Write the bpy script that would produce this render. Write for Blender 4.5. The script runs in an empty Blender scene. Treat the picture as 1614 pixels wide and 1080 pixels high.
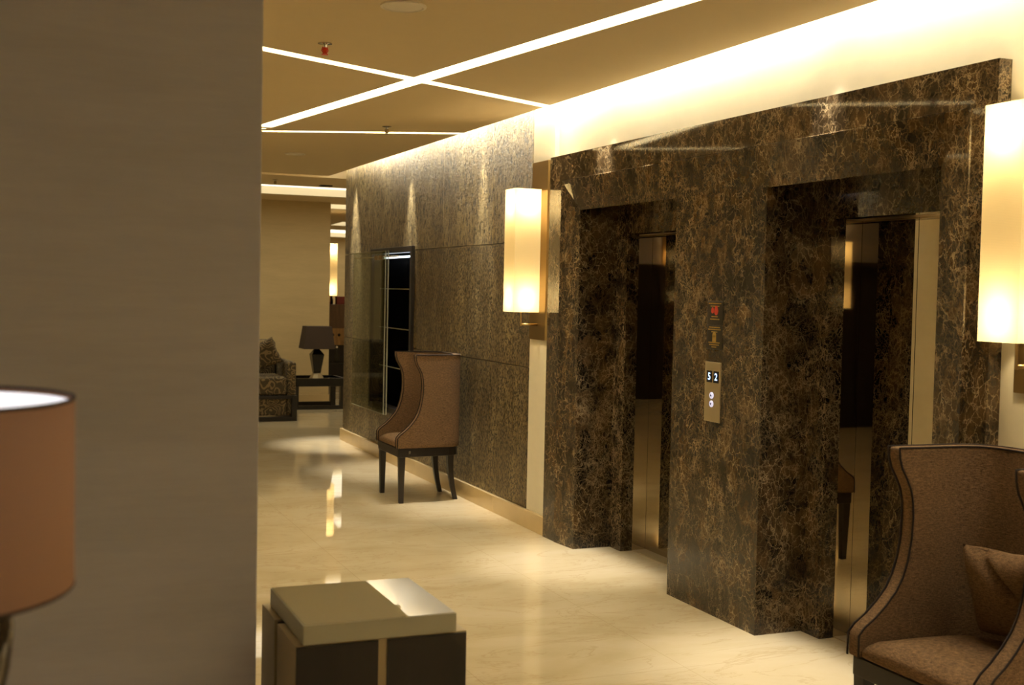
import bpy, bmesh, math, random
from mathutils import Vector, Matrix
random.seed(7)
PI = math.pi
S = bpy.context.scene
COL = S.collection

# ------------------------------------------------------------------ camera, world, exposure
F = 1932.0
EYE = Vector((0, 0, 1.6))
def _cam():
    v = Vector((7-807, 441-540, F)).normalized()                       # the wall's direction, world +Y
    h = Vector((800, 441+0.0205*1600-540, F)).normalized()
    up = v.cross(h).normalized()
    if up.y > 0: up = -up
    xr = v.cross(up).normalized()
    if xr.x < 0: xr = -xr
    cols = [Vector((a[0], -a[1], -a[2])) for a in (xr, v, up)]
    M = Matrix([cols[0], cols[1], cols[2]]).to_4x4()
    return Matrix.Translation(EYE) @ M
cd = bpy.data.cameras.new('camera')
cam = bpy.data.objects.new('camera', cd); COL.objects.link(cam)
cam.matrix_world = _cam()
cd.sensor_width = 36; cd.lens = 36*F/1614; cd.clip_start = 0.05; cd.clip_end = 100
cd.dof.use_dof = True; cd.dof.focus_distance = 6.2; cd.dof.aperture_fstop = 5.0
S.camera = cam

w = bpy.data.worlds.new('world'); S.world = w; w.use_nodes = True
w.node_tree.nodes['Background'].inputs[0].default_value = (1, 0.85, 0.62, 1)
w.node_tree.nodes['Background'].inputs[1].default_value = 0.02
S.view_settings.view_transform = 'Standard'; S.view_settings.look = 'None'
S.view_settings.gamma = 1; S.view_settings.use_curve_mapping = False
S.view_settings.exposure = 0.65
S.cycles.use_denoising = True
S.cycles.max_bounces = 10; S.cycles.diffuse_bounces = 5; S.cycles.glossy_bounces = 6
S.cycles.sample_clamp_indirect = 4.0
S.cycles.caustics_reflective = False; S.cycles.caustics_refractive = False

LED = (1.0, 0.90, 0.67)      # colour of the light strips
K_SLOT, K_COVE, K_FAR, K_SPOT = 13.0, 24.0, 1.1, 200.0

# ------------------------------------------------------------------ materials
def lin(c): return tuple(((x/255)/12.92 if x/255 <= 0.04045 else ((x/255+0.055)/1.055)**2.4) for x in c)
class NT:
    def __init__(s, name):
        s.m = bpy.data.materials.new(name); s.m.use_nodes = True
        s.t = s.m.node_tree; s.b = s.t.nodes['Principled BSDF']; s.tc = None
    def n(s, typ, **k):
        o = s.t.nodes.new(typ)
        for a, v in k.items():
            if hasattr(o, a): setattr(o, a, v)
        return o
    def L(s, a, b): s.t.links.new(a, b)
    def coord(s, scale=(1,1,1), rot=(0,0,0)):
        if s.tc is None: s.tc = s.n('ShaderNodeTexCoord')
        mp = s.n('ShaderNodeMapping'); mp.inputs['Scale'].default_value = scale; mp.inputs['Rotation'].default_value = rot
        s.L(s.tc.outputs['Object'], mp.inputs[0]); return mp.outputs[0]
    def noise(s, vec, scale, detail=4, rough=0.5, dist=0.0):
        o = s.n('ShaderNodeTexNoise'); s.L(vec, o.inputs['Vector'])
        o.inputs['Scale'].default_value = scale; o.inputs['Detail'].default_value = detail
        o.inputs['Roughness'].default_value = rough; o.inputs['Distortion'].default_value = dist
        return o
    def ramp(s, fac, stops, interp='LINEAR'):
        o = s.n('ShaderNodeValToRGB'); s.L(fac, o.inputs[0]); o.color_ramp.interpolation = interp
        e = o.color_ramp.elements
        e[0].position, e[0].color = stops[0][0], (*stops[0][1], 1)
        e[1].position, e[1].color = stops[-1][0], (*stops[-1][1], 1)
        for p, c in stops[1:-1]:
            q = e.new(p); q.color = (*c, 1)
        return o.outputs[0]
    def mix(s, fac, a, b, typ='MIX'):
        o = s.n('ShaderNodeMix', data_type='RGBA'); o.blend_type = typ
        for sock, v in ((o.inputs[0], fac), (o.inputs[6], a), (o.inputs[7], b)):
            if hasattr(v, 'links'): s.L(v, sock)
            elif isinstance(v, (int, float)): sock.default_value = v
            else: sock.default_value = (*v, 1)
        return o.outputs[2]
    def math(s, op, a, b=0.0, clamp=False):
        o = s.n('ShaderNodeMath', operation=op); o.use_clamp = clamp
        for sock, v in ((o.inputs[0], a), (o.inputs[1], b)):
            if hasattr(v, 'links'): s.L(v, sock)
            else: sock.default_value = v
        return o.outputs[0]
    def bump(s, h, strength=0.3, dist=0.01):
        o = s.n('ShaderNodeBump'); o.inputs['Strength'].default_value = strength; o.inputs['Distance'].default_value = dist
        s.L(h, o.inputs['Height']); s.L(o.outputs[0], s.b.inputs['Normal'])
    def set(s, **k):
        for a, v in k.items():
            sock = s.b.inputs[a.replace('_', ' ')]
            if hasattr(v, 'links'): s.L(v, sock)
            elif isinstance(v, tuple): sock.default_value = (*v, 1)
            else: sock.default_value = v
        return s.m
def G(v): return (v, v, v)

def mat_plain(name, rgb, rough=0.5, metal=0.0, vary=0.06, nscale=6, coat=0.0):
    t = NT(name); c = lin(rgb)
    nz = t.noise(t.coord(), nscale, 3)
    col = t.mix(nz.outputs[0], tuple(x*(1-vary) for x in c), tuple(min(1, x*(1+vary)) for x in c))
    return t.set(Base_Color=col, Roughness=rough, Metallic=metal, Coat_Weight=coat)

def mat_plaster(name, rgb, dark=0.86, rough=0.6, stretch=(1, 1, 6)):
    t = NT(name); c = lin(rgb)
    a = t.noise(t.coord(stretch), 1.2, 6, 0.6, 0.4); b = t.noise(t.coord((stretch[0]*3, stretch[1]*3, stretch[2]*4)), 3.0, 4, 0.6)
    f = t.math('ADD', t.math('MULTIPLY', a.outputs[0], 0.7), t.math('MULTIPLY', b.outputs[0], 0.3))
    col = t.ramp(f, [(0.36, tuple(x*dark for x in c)), (0.62, c)])
    t.bump(b.outputs[0], 0.06, 0.01)
    return t.set(Base_Color=col, Roughness=rough)

def mat_floor():
    t = NT('polished_cream_marble')
    a = t.noise(t.coord((1, 1.6, 1), (0, 0, 0.4)), 0.9, 7, 0.6, 0.8)
    base = t.ramp(a.outputs[0], [(0.3, lin((200, 182, 142))), (0.5, lin((214, 197, 160))), (0.7, lin((222, 207, 174)))])
    v = t.noise(t.coord((0.8, 2.2, 1), (0, 0, 0.5)), 1.6, 8, 0.62, 1.2)
    vein = t.ramp(v.outputs[0], [(0.485, G(0)), (0.50, G(1)), (0.515, G(0))])
    col = t.mix(t.math('MULTIPLY', vein, 0.25), base, lin((160, 122, 72)))
    br = t.n('ShaderNodeTexBrick'); br.offset = 0.0
    t.L(t.coord(), br.inputs['Vector']); br.inputs['Scale'].default_value = 1.0
    br.inputs['Mortar Size'].default_value = 0.0015; br.inputs['Brick Width'].default_value = 0.9; br.inputs['Row Height'].default_value = 0.9
    br.inputs['Color1'].default_value = (1, 1, 1, 1); br.inputs['Color2'].default_value = (0.97, 0.97, 0.97, 1); br.inputs['Mortar'].default_value = (0.8, 0.76, 0.7, 1)
    col = t.mix(1.0, col, br.outputs[0], 'MULTIPLY')
    return t.set(Base_Color=col, Roughness=0.028, IOR=1.5)

def mat_emperador():
    t = NT('dark_emperador_marble')
    p = t.coord((1, 1, 0.8))
    wob = t.noise(p, 5.0, 6, 0.65)
    off = t.n('ShaderNodeVectorMath', operation='SCALE'); t.L(wob.outputs['Color'], off.inputs[0]); off.inputs[3].default_value = 0.17
    pv = t.n('ShaderNodeVectorMath', operation='ADD'); t.L(p, pv.inputs[0]); t.L(off.outputs[0], pv.inputs[1])
    def edge(scale, wdt):
        v = t.n('ShaderNodeTexVoronoi', feature='DISTANCE_TO_EDGE'); t.L(pv.outputs[0], v.inputs['Vector']); v.inputs['Scale'].default_value = scale
        return t.ramp(v.outputs['Distance'], [(0.0, G(1)), (wdt*0.5, G(0.75)), (wdt, G(0))])
    def cell(scale):
        v = t.n('ShaderNodeTexVoronoi'); t.L(pv.outputs[0], v.inputs['Vector']); v.inputs['Scale'].default_value = scale
        sp = t.n('ShaderNodeSeparateColor'); t.L(v.outputs['Color'], sp.inputs[0]); return sp.outputs[0]
    m1 = t.noise(p, 1.7, 3, 0.5); m2 = t.noise(p, 4.5, 4, 0.65); m3 = t.noise(p, 11, 5, 0.7)
    tone = t.math('ADD', t.math('MULTIPLY', cell(11), 0.30), t.math('ADD', t.math('MULTIPLY', cell(27), 0.14), t.math('MULTIPLY', m3.outputs[0], 0.55)))
    base = t.ramp(tone, [(0.30, lin((28, 20, 12))), (0.52, lin((48, 36, 22))), (0.68, lin((74, 56, 34))), (0.84, lin((108, 84, 52)))])
    patch = t.ramp(m2.outputs[0], [(0.54, G(0)), (0.70, G(0.42))])
    base = t.mix(patch, base, lin((108, 85, 53)))
    k1 = t.math('MULTIPLY', edge(10, 0.028), t.ramp(m1.outputs[0], [(0.36, G(0.25)), (0.6, G(0.8))]))
    k2 = t.math('MULTIPLY', edge(24, 0.050), t.ramp(m2.outputs[0], [(0.38, G(0.15)), (0.58, G(0.9))]))
    k3 = t.math('MULTIPLY', edge(52, 0.085), t.ramp(m1.outputs[0], [(0.42, G(0.1)), (0.62, G(0.75))]))
    k = t.math('MAXIMUM', t.math('MAXIMUM', k1, k2), k3)
    k = t.math('MULTIPLY', k, t.ramp(m3.outputs[0], [(0.36, G(0.10)), (0.60, G(0.85))]))
    col = t.mix(k, base, lin((166, 146, 110)))
    return t.set(Base_Color=col, Roughness=0.05, IOR=1.5)

def mat_textured():
    t = NT('cast_metallic_plaster')
    big = t.noise(t.coord((1, 1, 0.35)), 6, 5, 0.65); co = t.noise(t.coord((1, 1, 0.6)), 38, 5, 0.75, 0.3); fi = t.noise(t.coord((1, 1, 0.7)), 75, 3, 0.7)
    band = t.noise(t.coord((1, 2, 0.25)), 2.0, 4, 0.6)
    sx = t.n('ShaderNodeSeparateXYZ'); t.coord(); t.L(t.tc.outputs['Object'], sx.inputs[0])
    up = t.math('GREATER_THAN', sx.outputs['Z'], 1.93)
    fl = t.mix(up, t.ramp(fi.outputs[0], [(0.44, G(0)), (0.54, G(1))]), t.ramp(co.outputs[0], [(0.41, G(0)), (0.52, G(1))]))
    base = t.ramp(big.outputs[0], [(0.3, lin((122, 104, 66))), (0.5, lin((156, 137, 94))), (0.7, lin((190, 170, 124)))])
    base = t.mix(t.math('MULTIPLY', t.ramp(band.outputs[0], [(0.38, G(0.6)), (0.62, G(0))]), t.math('SUBTRACT', 1.0, t.math('MULTIPLY', up, 0.5))), base, lin((92, 74, 46)))
    col = t.mix(fl, lin((50, 40, 24)), base)
    t.bump(t.math('ADD', t.math('MULTIPLY', co.outputs[0], 1.0), t.math('MULTIPLY', fi.outputs[0], 0.5)), 0.8, 0.02)
    return t.set(Base_Color=col, Roughness=0.32, Metallic=0.45, Specular_IOR_Level=0.6)

def mat_fabric(name, a, b):
    t = NT(name)
    rib = t.noise(t.coord((0.3, 0.3, 1)), 250, 2, 0.5); iso = t.noise(t.coord(), 330, 1, 0.5); big = t.noise(t.coord(), 7, 3)
    f = t.math('ADD', t.math('ADD', t.math('MULTIPLY', rib.outputs[0], 0.5), t.math('MULTIPLY', iso.outputs[0], 0.4)), t.math('MULTIPLY', big.outputs[0], 0.1))
    col = t.ramp(f, [(0.30, lin(a)), (0.74, lin(b))])
    t.bump(t.math('ADD', rib.outputs[0], iso.outputs[0]), 0.5, 0.002)
    return t.set(Base_Color=col, Roughness=0.9, Specular_IOR_Level=0.15)

def mat_paisley():
    t = NT('paisley_upholstery')
    v = t.n('ShaderNodeTexVoronoi'); wob = t.noise(t.coord(), 5, 2)
    pv = t.n('ShaderNodeVectorMath', operation='ADD'); t.L(t.coord(), pv.inputs[0])
    sc = t.n('ShaderNodeVectorMath', operation='SCALE'); t.L(wob.outputs['Color'], sc.inputs[0]); sc.inputs[3].default_value = 0.25
    t.L(sc.outputs[0], pv.inputs[1]); t.L(pv.outputs[0], v.inputs['Vector']); v.inputs['Scale'].default_value = 6.5
    s = t.math('SINE', t.math('MULTIPLY', v.outputs['Distance'], 34.0))
    f = t.ramp(s, [(0.35, G(0)), (0.6, G(1))])
    col = t.mix(f, lin((74, 64, 46)), lin((138, 120, 84)))
    return t.set(Base_Color=col, Roughness=0.85)

def mat_wood(name, a, b, rough=0.35):
    t = NT(name)
    nz = t.noise(t.coord((1, 1, 0.12)), 22, 5, 0.6, 0.5)
    return t.set(Base_Color=t.ramp(nz.outputs[0], [(0.3, lin(a)), (0.7, lin(b))]), Roughness=rough)

def mat_steel(name, rgb, rough=0.02, warp=0.0):
    t = NT(name); nz = t.noise(t.coord((1, 1, 0.35)), 2.2, 1)
    if warp: t.bump(nz.outputs[0], warp, 0.05)
    return t.set(Base_Color=lin(rgb), Roughness=rough, Metallic=1.0)

def mat_emit(name, rgb, k):
    t = NT(name); return t.set(Base_Color=(0.8, 0.8, 0.8), Emission_Color=rgb, Emission_Strength=k, Roughness=0.6)

def mat_shade(name, rgb, trans=0.6):
    t = NT(name); nd = t.t.nodes; out = nd['Material Output']
    wv = t.n('ShaderNodeTexWave', bands_direction='Z'); t.L(t.coord(), wv.inputs['Vector']); wv.inputs['Scale'].default_value = 60; wv.inputs['Distortion'].default_value = 2
    c = lin(rgb); col = t.mix(wv.outputs['Fac'], tuple(x*0.95 for x in c), c)
    d = t.n('ShaderNodeBsdfDiffuse'); tr = t.n('ShaderNodeBsdfTranslucent'); mx = t.n('ShaderNodeMixShader')
    t.L(col, d.inputs[0]); t.L(col, tr.inputs[0]); mx.inputs[0].default_value = trans
    t.L(d.outputs[0], mx.inputs[1]); t.L(tr.outputs[0], mx.inputs[2]); t.L(mx.outputs[0], out.inputs[0])
    nd.remove(t.b); return t.m

def mat_glass(name, rgb, rough=0.0, ior=1.28):
    t = NT(name); nd = t.t.nodes; out = nd['Material Output']
    gl = t.n('ShaderNodeBsdfGlossy'); gl.inputs['Roughness'].default_value = rough
    tp = t.n('ShaderNodeBsdfTransparent'); tp.inputs[0].default_value = (*lin(rgb), 1)
    fr = t.n('ShaderNodeFresnel'); fr.inputs[0].default_value = ior
    mx = t.n('ShaderNodeMixShader'); geo = t.n('ShaderNodeNewGeometry'); t.L(t.math('MULTIPLY', t.math('ADD', fr.outputs[0], 0.02, True), t.math('SUBTRACT', 1.0, geo.outputs['Backfacing'])), mx.inputs[0])
    t.L(tp.outputs[0], mx.inputs[1]); t.L(gl.outputs[0], mx.inputs[2]); t.L(mx.outputs[0], out.inputs[0])
    nd.remove(t.b); return t.m

M = {}
M['floor'] = mat_floor()
M['cream'] = mat_plaster('cream_plaster', (230, 221, 194), 0.9, 0.6, (1, 1, 1.5))
M['pillar'] = mat_plaster('greige_banded_plaster', (164, 160, 158), 0.88, 0.75, (0.8, 0.8, 5))
M['column'] = mat_plaster('sand_travertine', (206, 184, 136), 0.88, 0.6, (1, 1, 6))
M['ceil'] = mat_plain('ceiling_paint', (214, 194, 154), 0.85, vary=0.02)
M['slotwhite'] = mat_plain('slot_white_paint', (240, 228, 200), 0.7, vary=0.01)
M['marble'] = mat_emperador()
M['textured'] = mat_textured()
M['base'] = mat_plaster('cream_marble_skirting', (206, 182, 134), 0.9, 0.15, (1, 1, 1))
M['fabric'] = mat_fabric('brown_ribbed_weave', (66, 50, 35), (140, 111, 79))
M['piping'] = mat_plain('dark_brown_piping', (34, 22, 15), 0.95)
M['darkwood'] = mat_wood('espresso_wood', (20, 15, 13), (32, 25, 21), 0.35)
M['midwood'] = mat_wood('amber_wood', (120, 90, 48), (168, 130, 74), 0.4)
M['brownwood'] = mat_wood('brown_wood', (74, 52, 32), (98, 72, 44), 0.4)
M['mirror'] = mat_steel('mirror_steel_door', (190, 180, 160), 0.015, 0.012)
M['mirrorj'] = mat_steel('mirror_steel_jamb', (200, 190, 170), 0.02, 0.02)
M['bronze'] = mat_steel('satin_bronze', (170, 145, 100), 0.32)
M['champagne'] = NT('brushed_champagne_metal').set(Base_Color=lin((166, 150, 114)), Roughness=0.4, Metallic=0.4)
M['chrome'] = mat_steel('chrome', (200, 195, 185), 0.12)
M['shade'] = mat_shade('glowing_ivory_shade', (255, 240, 200), 0.65)
M['brownshade'] = mat_shade('brown_drum_fabric', (150, 117, 94), 0.08)
M['darkshade'] = mat_plain('dark_brown_shade', (62, 48, 36), 0.8)
M['led'] = mat_emit('led_slot_panel', LED, K_SLOT)
M['ledcove'] = mat_emit('led_cove_strip', (1.0, 0.95, 0.80), K_COVE)
M['ledfar'] = mat_emit('led_far_panel', LED, K_FAR)
M['fillround'] = mat_emit('added_fill_light', (1.0, 0.93, 0.88), 15.0)  # glow of the added round lights behind the camera
M['fillslot'] = mat_emit('added_fill_slot', (1.0, 0.9, 0.74), 6.0)  # glow of the added slot near the camera
M['fillcove'] = mat_emit('added_cove_fill', (1.0, 0.95, 0.80), 7.5)  # glow of the extra panel added in the cove
M['ledthin'] = mat_emit('led_thin_gap', LED, 1.2)
M['cabled'] = mat_emit('cabinet_led', (0.8, 0.9, 1.0), 3.0)
M['glass'] = mat_glass('clear_glass', (240, 244, 236))
M['paisley'] = mat_paisley()
M['black'] = mat_plain('black_lacquer', (16, 14, 14), 0.2)
M['signblack'] = mat_plain('sign_black_plastic', (34, 28, 22), 0.3)
M['yellowink'] = mat_plain('yellow_ink', (168, 138, 62), 0.5)
M['redink'] = mat_plain('red_ink', (190, 52, 36), 0.5)
M['redbox'] = mat_plain('dark_red_paint', (116, 38, 28), 0.5)
M['white'] = mat_plain('white_plastic', (226, 216, 196), 0.5)
M['digit'] = mat_emit('blue_display_digit', (0.3, 0.55, 1.0), 1.3)
M['button'] = mat_emit('blue_button_ring', (0.55, 0.6, 1.0), 0.4)
M['redbulb'] = mat_plain('red_sprinkler_bulb', (226, 70, 40), 0.3)
M['topglass'] = NT('frosted_green_glass').set(Base_Color=lin((176, 170, 146)), Roughness=0.012, IOR=1.9)
M['edgeglass'] = NT('frosted_glass_edge').set(Base_Color=lin((160, 156, 132)), Roughness=0.3, IOR=1.5)
M['vase'] = NT('dark_glazed_ceramic').set(Base_Color=lin((70, 60, 46)), Roughness=0.06, Metallic=0.6)
M['disc'] = mat_emit('lamp_diffuser_disc', (0.86, 0.88, 1.0), 0.62)

# ------------------------------------------------------------------ mesh helpers
def box(bm, x0, x1, y0, y1, z0, z1, mi=0):
    vs = [bm.verts.new(p) for p in ((x0,y0,z0),(x1,y0,z0),(x1,y1,z0),(x0,y1,z0),(x0,y0,z1),(x1,y0,z1),(x1,y1,z1),(x0,y1,z1))]
    for f in ((0,3,2,1),(4,5,6,7),(0,1,5,4),(1,2,6,5),(2,3,7,6),(3,0,4,7)):
        fa = bm.faces.new([vs[i] for i in f]); fa.material_index = mi
    return vs
def frustum(bm, c, a0, b0, z0, a1, b1, z1, ox=0, oy=0):
    x, y = c
    lo = [(x-a0, y-b0, z0), (x+a0, y-b0, z0), (x+a0, y+b0, z0), (x-a0, y+b0, z0)]
    hi = [(x+ox-a1, y+oy-b1, z1), (x+ox+a1, y+oy-b1, z1), (x+ox+a1, y+oy+b1, z1), (x+ox-a1, y+oy+b1, z1)]
    v = [bm.verts.new(p) for p in lo+hi]
    for f in ((0,3,2,1),(4,5,6,7),(0,1,5,4),(1,2,6,5),(2,3,7,6),(3,0,4,7)): bm.faces.new([v[i] for i in f])
def prism(bm, pts, z0, z1):
    a = sum(pts[i][0]*pts[(i+1) % len(pts)][1]-pts[(i+1) % len(pts)][0]*pts[i][1] for i in range(len(pts)))
    if a < 0: pts = pts[::-1]
    lo = [bm.verts.new((x, y, z0)) for x, y in pts]; hi = [bm.verts.new((x, y, z1)) for x, y in pts]
    n = len(pts); bm.faces.new(lo[::-1]); bm.faces.new(hi)
    for i in range(n): bm.faces.new([lo[i], lo[(i+1) % n], hi[(i+1) % n], hi[i]])
def lathe(bm, prof, c=(0,0,0), seg=40, cap=True):
    rings = []
    for r, z in prof:
        rings.append([bm.verts.new((c[0]+r*math.cos(2*PI*i/seg), c[1]+r*math.sin(2*PI*i/seg), c[2]+z)) for i in range(seg)])
    for a, b in zip(rings, rings[1:]):
        for i in range(seg): bm.faces.new([a[i], a[(i+1) % seg], b[(i+1) % seg], b[i]])
    if cap:
        bm.faces.new(rings[0][::-1]); bm.faces.new(rings[-1])
def tube(bm, pts, r, seg=8):
    pts = [Vector(p) for p in pts]; rings = []; prev = None
    for i, p in enumerate(pts):
        t = (pts[min(i+1, len(pts)-1)]-pts[max(i-1, 0)]).normalized()
        if prev is None:
            n = t.cross(Vector((0, 0, 1))); n = n if n.length > 0.1 else t.cross(Vector((1, 0, 0)))
        else: n = prev - t*prev.dot(t)
        n.normalize(); prev = n; b = t.cross(n)
        rings.append([bm.verts.new(p+(n*math.cos(2*PI*k/seg)+b*math.sin(2*PI*k/seg))*r) for k in range(seg)])
    for a, b in zip(rings, rings[1:]):
        for k in range(seg): bm.faces.new([a[k], a[(k+1) % seg], b[(k+1) % seg], b[k]])
    bm.faces.new(rings[0][::-1]); bm.faces.new(rings[-1])
def new(): return bmesh.new()
def lb(bm, x0, x1, y0, y1, z0, z1): box(bm, x0+ox, x1+ox, y0+oy, y1+oy, z0, z1)
def obj(name, bm, mats, parent=None, smooth=False, bevel=0.0, seg=2, loc=None):
    bmesh.ops.recalc_face_normals(bm, faces=bm.faces)
    me = bpy.data.meshes.new(name); bm.to_mesh(me); bm.free()
    for m in (mats if isinstance(mats, (list, tuple)) else [mats]): me.materials.append(m)
    if smooth:
        for p in me.polygons: p.use_smooth = True
    o = bpy.data.objects.new(name, me); COL.objects.link(o)
    if parent is not None: o.parent = parent
    if loc is not None: o.location = loc
    if bevel:
        b = o.modifiers.new('bevel', 'BEVEL'); b.width = bevel; b.segments = seg; b.limit_method = 'ANGLE'; b.angle_limit = math.radians(38)
        b.harden_normals = False
    return o
def tag(o, label, cat, group=None):
    o['label'] = label; o['category'] = cat
    if group: o['group'] = group
    return o
def struct(name, bm, m, **k):
    o = obj(name, bm, m, **k)
    if o.parent is None: o['kind'] = 'structure'
    return o
def thing(name, label, cat, loc=(0,0,0), rz=0, group=None):
    o = bpy.data.objects.new(name, None); COL.objects.link(o); o.location = loc; o.rotation_euler = (0, 0, rz)
    o.empty_display_size = 0.1
    return tag(o, label, cat, group)
def dup(root, loc, rz, label):
    r = root.copy(); COL.objects.link(r); r.location = loc; r.rotation_euler = (0, 0, rz); r['label'] = label
    for ch in list(root.children):
        c = ch.copy(); COL.objects.link(c); c.parent = r
        for g in list(ch.children):
            d = g.copy(); COL.objects.link(d); d.parent = c
    return r
def light(name, typ, loc, power, color, parent=None, **k):
    l = bpy.data.lights.new(name, typ); l.energy = power; l.color = color
    for a, v in k.items(): setattr(l, a, v)
    o = bpy.data.objects.new(name, l); COL.objects.link(o); o.location = loc
    if parent is not None: o.parent = parent
    return o

# ------------------------------------------------------------------ room shell
ZC, ZT = 2.76, 3.02          # ceiling underside, deck above
XC = 3.15                    # edge of the ceiling along the wall cove
bm = new(); box(bm, -4, 9, -3, 29, -0.06, 0); struct('floor', bm, M['floor'])
bm = new(); box(bm, -4, 9, -3, 29, ZT, ZT+0.06); struct('ceiling', bm, M['slotwhite'])

def slot_poly(p, q, wd):
    p, q = Vector(p), Vector(q); d = (q-p).normalized(); n = Vector((-d.y, d.x))*wd/2
    return [tuple(p+n), tuple(q+n), tuple(q-n), tuple(p-n)]
def extend(p, q, a, b):
    p, q = Vector(p), Vector(q); d = (q-p).normalized(); return tuple(p-d*a), tuple(q+d*b)
near_slots = []
pa, qa = extend((1.18, 6.10), (3.116, 7.09), 4.5, 0.3)
near_slots.append((slot_poly(pa, qa, 0.090), 'led', 'diagonal light slot crossing towards the cove above the left lift portal corner'))
pb, qb = (1.755, 9.08), (2.478, 4.277)
pb, qb = extend(pb, qb, 0.0, 2.6)
near_slots.append((slot_poly(pb, qb, 0.118), 'led', 'long ceiling light slot running lengthways over the lobby floor'))
pc, qc = extend((1.815, 9.32), (3.13, 8.67), 0.05, 0.3)
near_slots.append((slot_poly((1.78, 9.20), (-2.2, 7.6), 0.085), 'led', 'ceiling light slot hidden behind the pillar, seen mirrored in the marble'))
near_slots.append((slot_poly(pc, qc, 0.085), 'led', 'narrow light slot meeting the cove above the tall winged chair'))
near_slots.append((slot_poly((-3.6, 2.6), (3.4, 0.6), 0.10), 'fillslot', 'unseen diagonal light slot added close to the camera to light the room'))  # added out of view to brighten the near room
far_slots = [([(-1, 14.24), (6.2, 14.20), (6.2, 15.66), (-1, 15.53)], 'ledfar', 'broad lit ceiling recess in front of the far column'),
             ([(4.2, 17.06), (8, 17.06), (8, 18.0), (4.2, 18.0)], 'ledthin', 'dim ceiling recess just behind the far column'),
             ([(5.70, 22.9), (5.60, 21.57), (8, 21.5), (8, 22.95)], 'ledfar', 'wedge-shaped lit ceiling recess in the far hall'),
             ([(5.9, 24.6), (6.44, 24.7), (8.2, 26.0), (8.2, 28.4), (5.9, 27.9)], 'ledfar', 'farthest lit ceiling recess in the far hall')]
def slab(name, x0, x1, y0, y1, slots):
    bm = new(); box(bm, x0, x1, y0, y1, ZC, ZC+0.09)
    o = obj(name, bm, M['ceil'])
    o.data.materials.append(M['slotwhite'])
    for poly, _, _ in slots:
        cb = new(); prism(cb, list(poly), ZC-0.05, ZC+0.2)
        for f in cb.faces: f.material_index = 1
        c = obj('cutter', cb, [M['ceil'], M['slotwhite']])
        md = o.modifiers.new('cut', 'BOOLEAN'); md.operation = 'DIFFERENCE'; md.solver = 'EXACT'; md.object = c
        bpy.context.view_layer.update()
        dg = bpy.context.evaluated_depsgraph_get()
        me = bpy.data.meshes.new_from_object(o.evaluated_get(dg))
        o.modifiers.clear(); o.data = me
        bpy.data.objects.remove(c)
    # keep the slot sides white
    for p in o.data.polygons:
        if abs(p.normal.z) < 0.3:
            c = p.center
            inside = x0+0.01 < c.x < x1-0.01 and y0+0.01 < c.y < y1-0.01
            p.material_index = 1 if inside else 0
        else: p.material_index = 0
    o['kind'] = 'structure'
    return o
slab('ceiling', -4, XC, -3, 12.72, near_slots)
slab('ceiling', -4, 9, 12.94, 29, far_slots)
def shrink(poly, k):
    c = Vector((sum(p[0] for p in poly)/len(poly), sum(p[1] for p in poly)/len(poly)))
    return [tuple(Vector(p)+(c-Vector(p)).normalized()*0.0) for p in poly]
for poly, mk, lab in near_slots+far_slots:
    bm = new(); prism(bm, list(poly), ZC+0.094, ZC+0.106)
    tag(obj('ceiling_light', bm, M[mk]), lab, 'ceiling light')
for (x, y, lab) in ((-1.4, -1.2, 'added round fill light behind the camera, on the left'), (0.6, -1.4, 'added round fill light behind the camera, nearer the lift wall')):  # invented fill lights, put in to brighten the pillar face
    bm = new(); lathe(bm, [(0.17, 0.0), (0.17, -0.02), (0.15, -0.028)], (0, 0, 0), 32)
    tag(obj('ceiling_light', bm, M['fillround'], loc=(x, y, ZC-0.001)), lab, 'ceiling light')
# cove strip lying on the edge of the ceiling slab
for y0, y1, lab in ((-2.9, 4.9, 'light strip hidden in the cove above the right-hand lift'),
                    (4.95, 12.6, 'light strip hidden in the cove above the textured wall')):
    bm = new(); box(bm, 3.115, 3.14, y0, y1, ZC+0.091, ZC+0.125)
    tag(obj('light_strip', bm, M['ledcove']), lab, 'light strip')
bm = new(); box(bm, 3.09, 3.295, -2.9, 12.4, ZT-0.025, ZT-0.005)  # unseen extra panel, added so the wall light fades more slowly
tag(obj('ceiling_light', bm, M['fillcove']), 'continuous glowing panel added inside the wall cove to brighten the wall', 'ceiling light')
bm = new(); box(bm, -1, 3.0, 12.66, 12.69, ZC+0.091, ZC+0.11)
tag(obj('light_strip', bm, M['ledthin']), 'dim light strip in the cross gap of the ceiling', 'light strip')

# right wall with the cabinet niche and the lift portal
XW = 3.305
bm = new()
box(bm, XW, 3.9, -3, 3.46, 0, ZT)
box(bm, XW, 3.9, 3.46, 7.15, 2.36, ZT)
box(bm, XW, 3.9, 7.15, 10.15, 0, ZT)
box(bm, XW, 3.9, 10.15, 11.40, 0, 0.48)
box(bm, XW, 3.9, 10.15, 11.40, 1.94, ZT)
box(bm, 3.62, 3.9, 10.15, 11.40, 0.48, 1.94)
box(bm, XW, 3.9, 11.40, 12.47, 0, ZT)
struct('wall_right', bm, M['cream'])
bm = new(); box(bm, 3.9, 9, 12.30, 12.47, 0, ZT); struct('wall_inner', bm, M['cream'])
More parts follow.
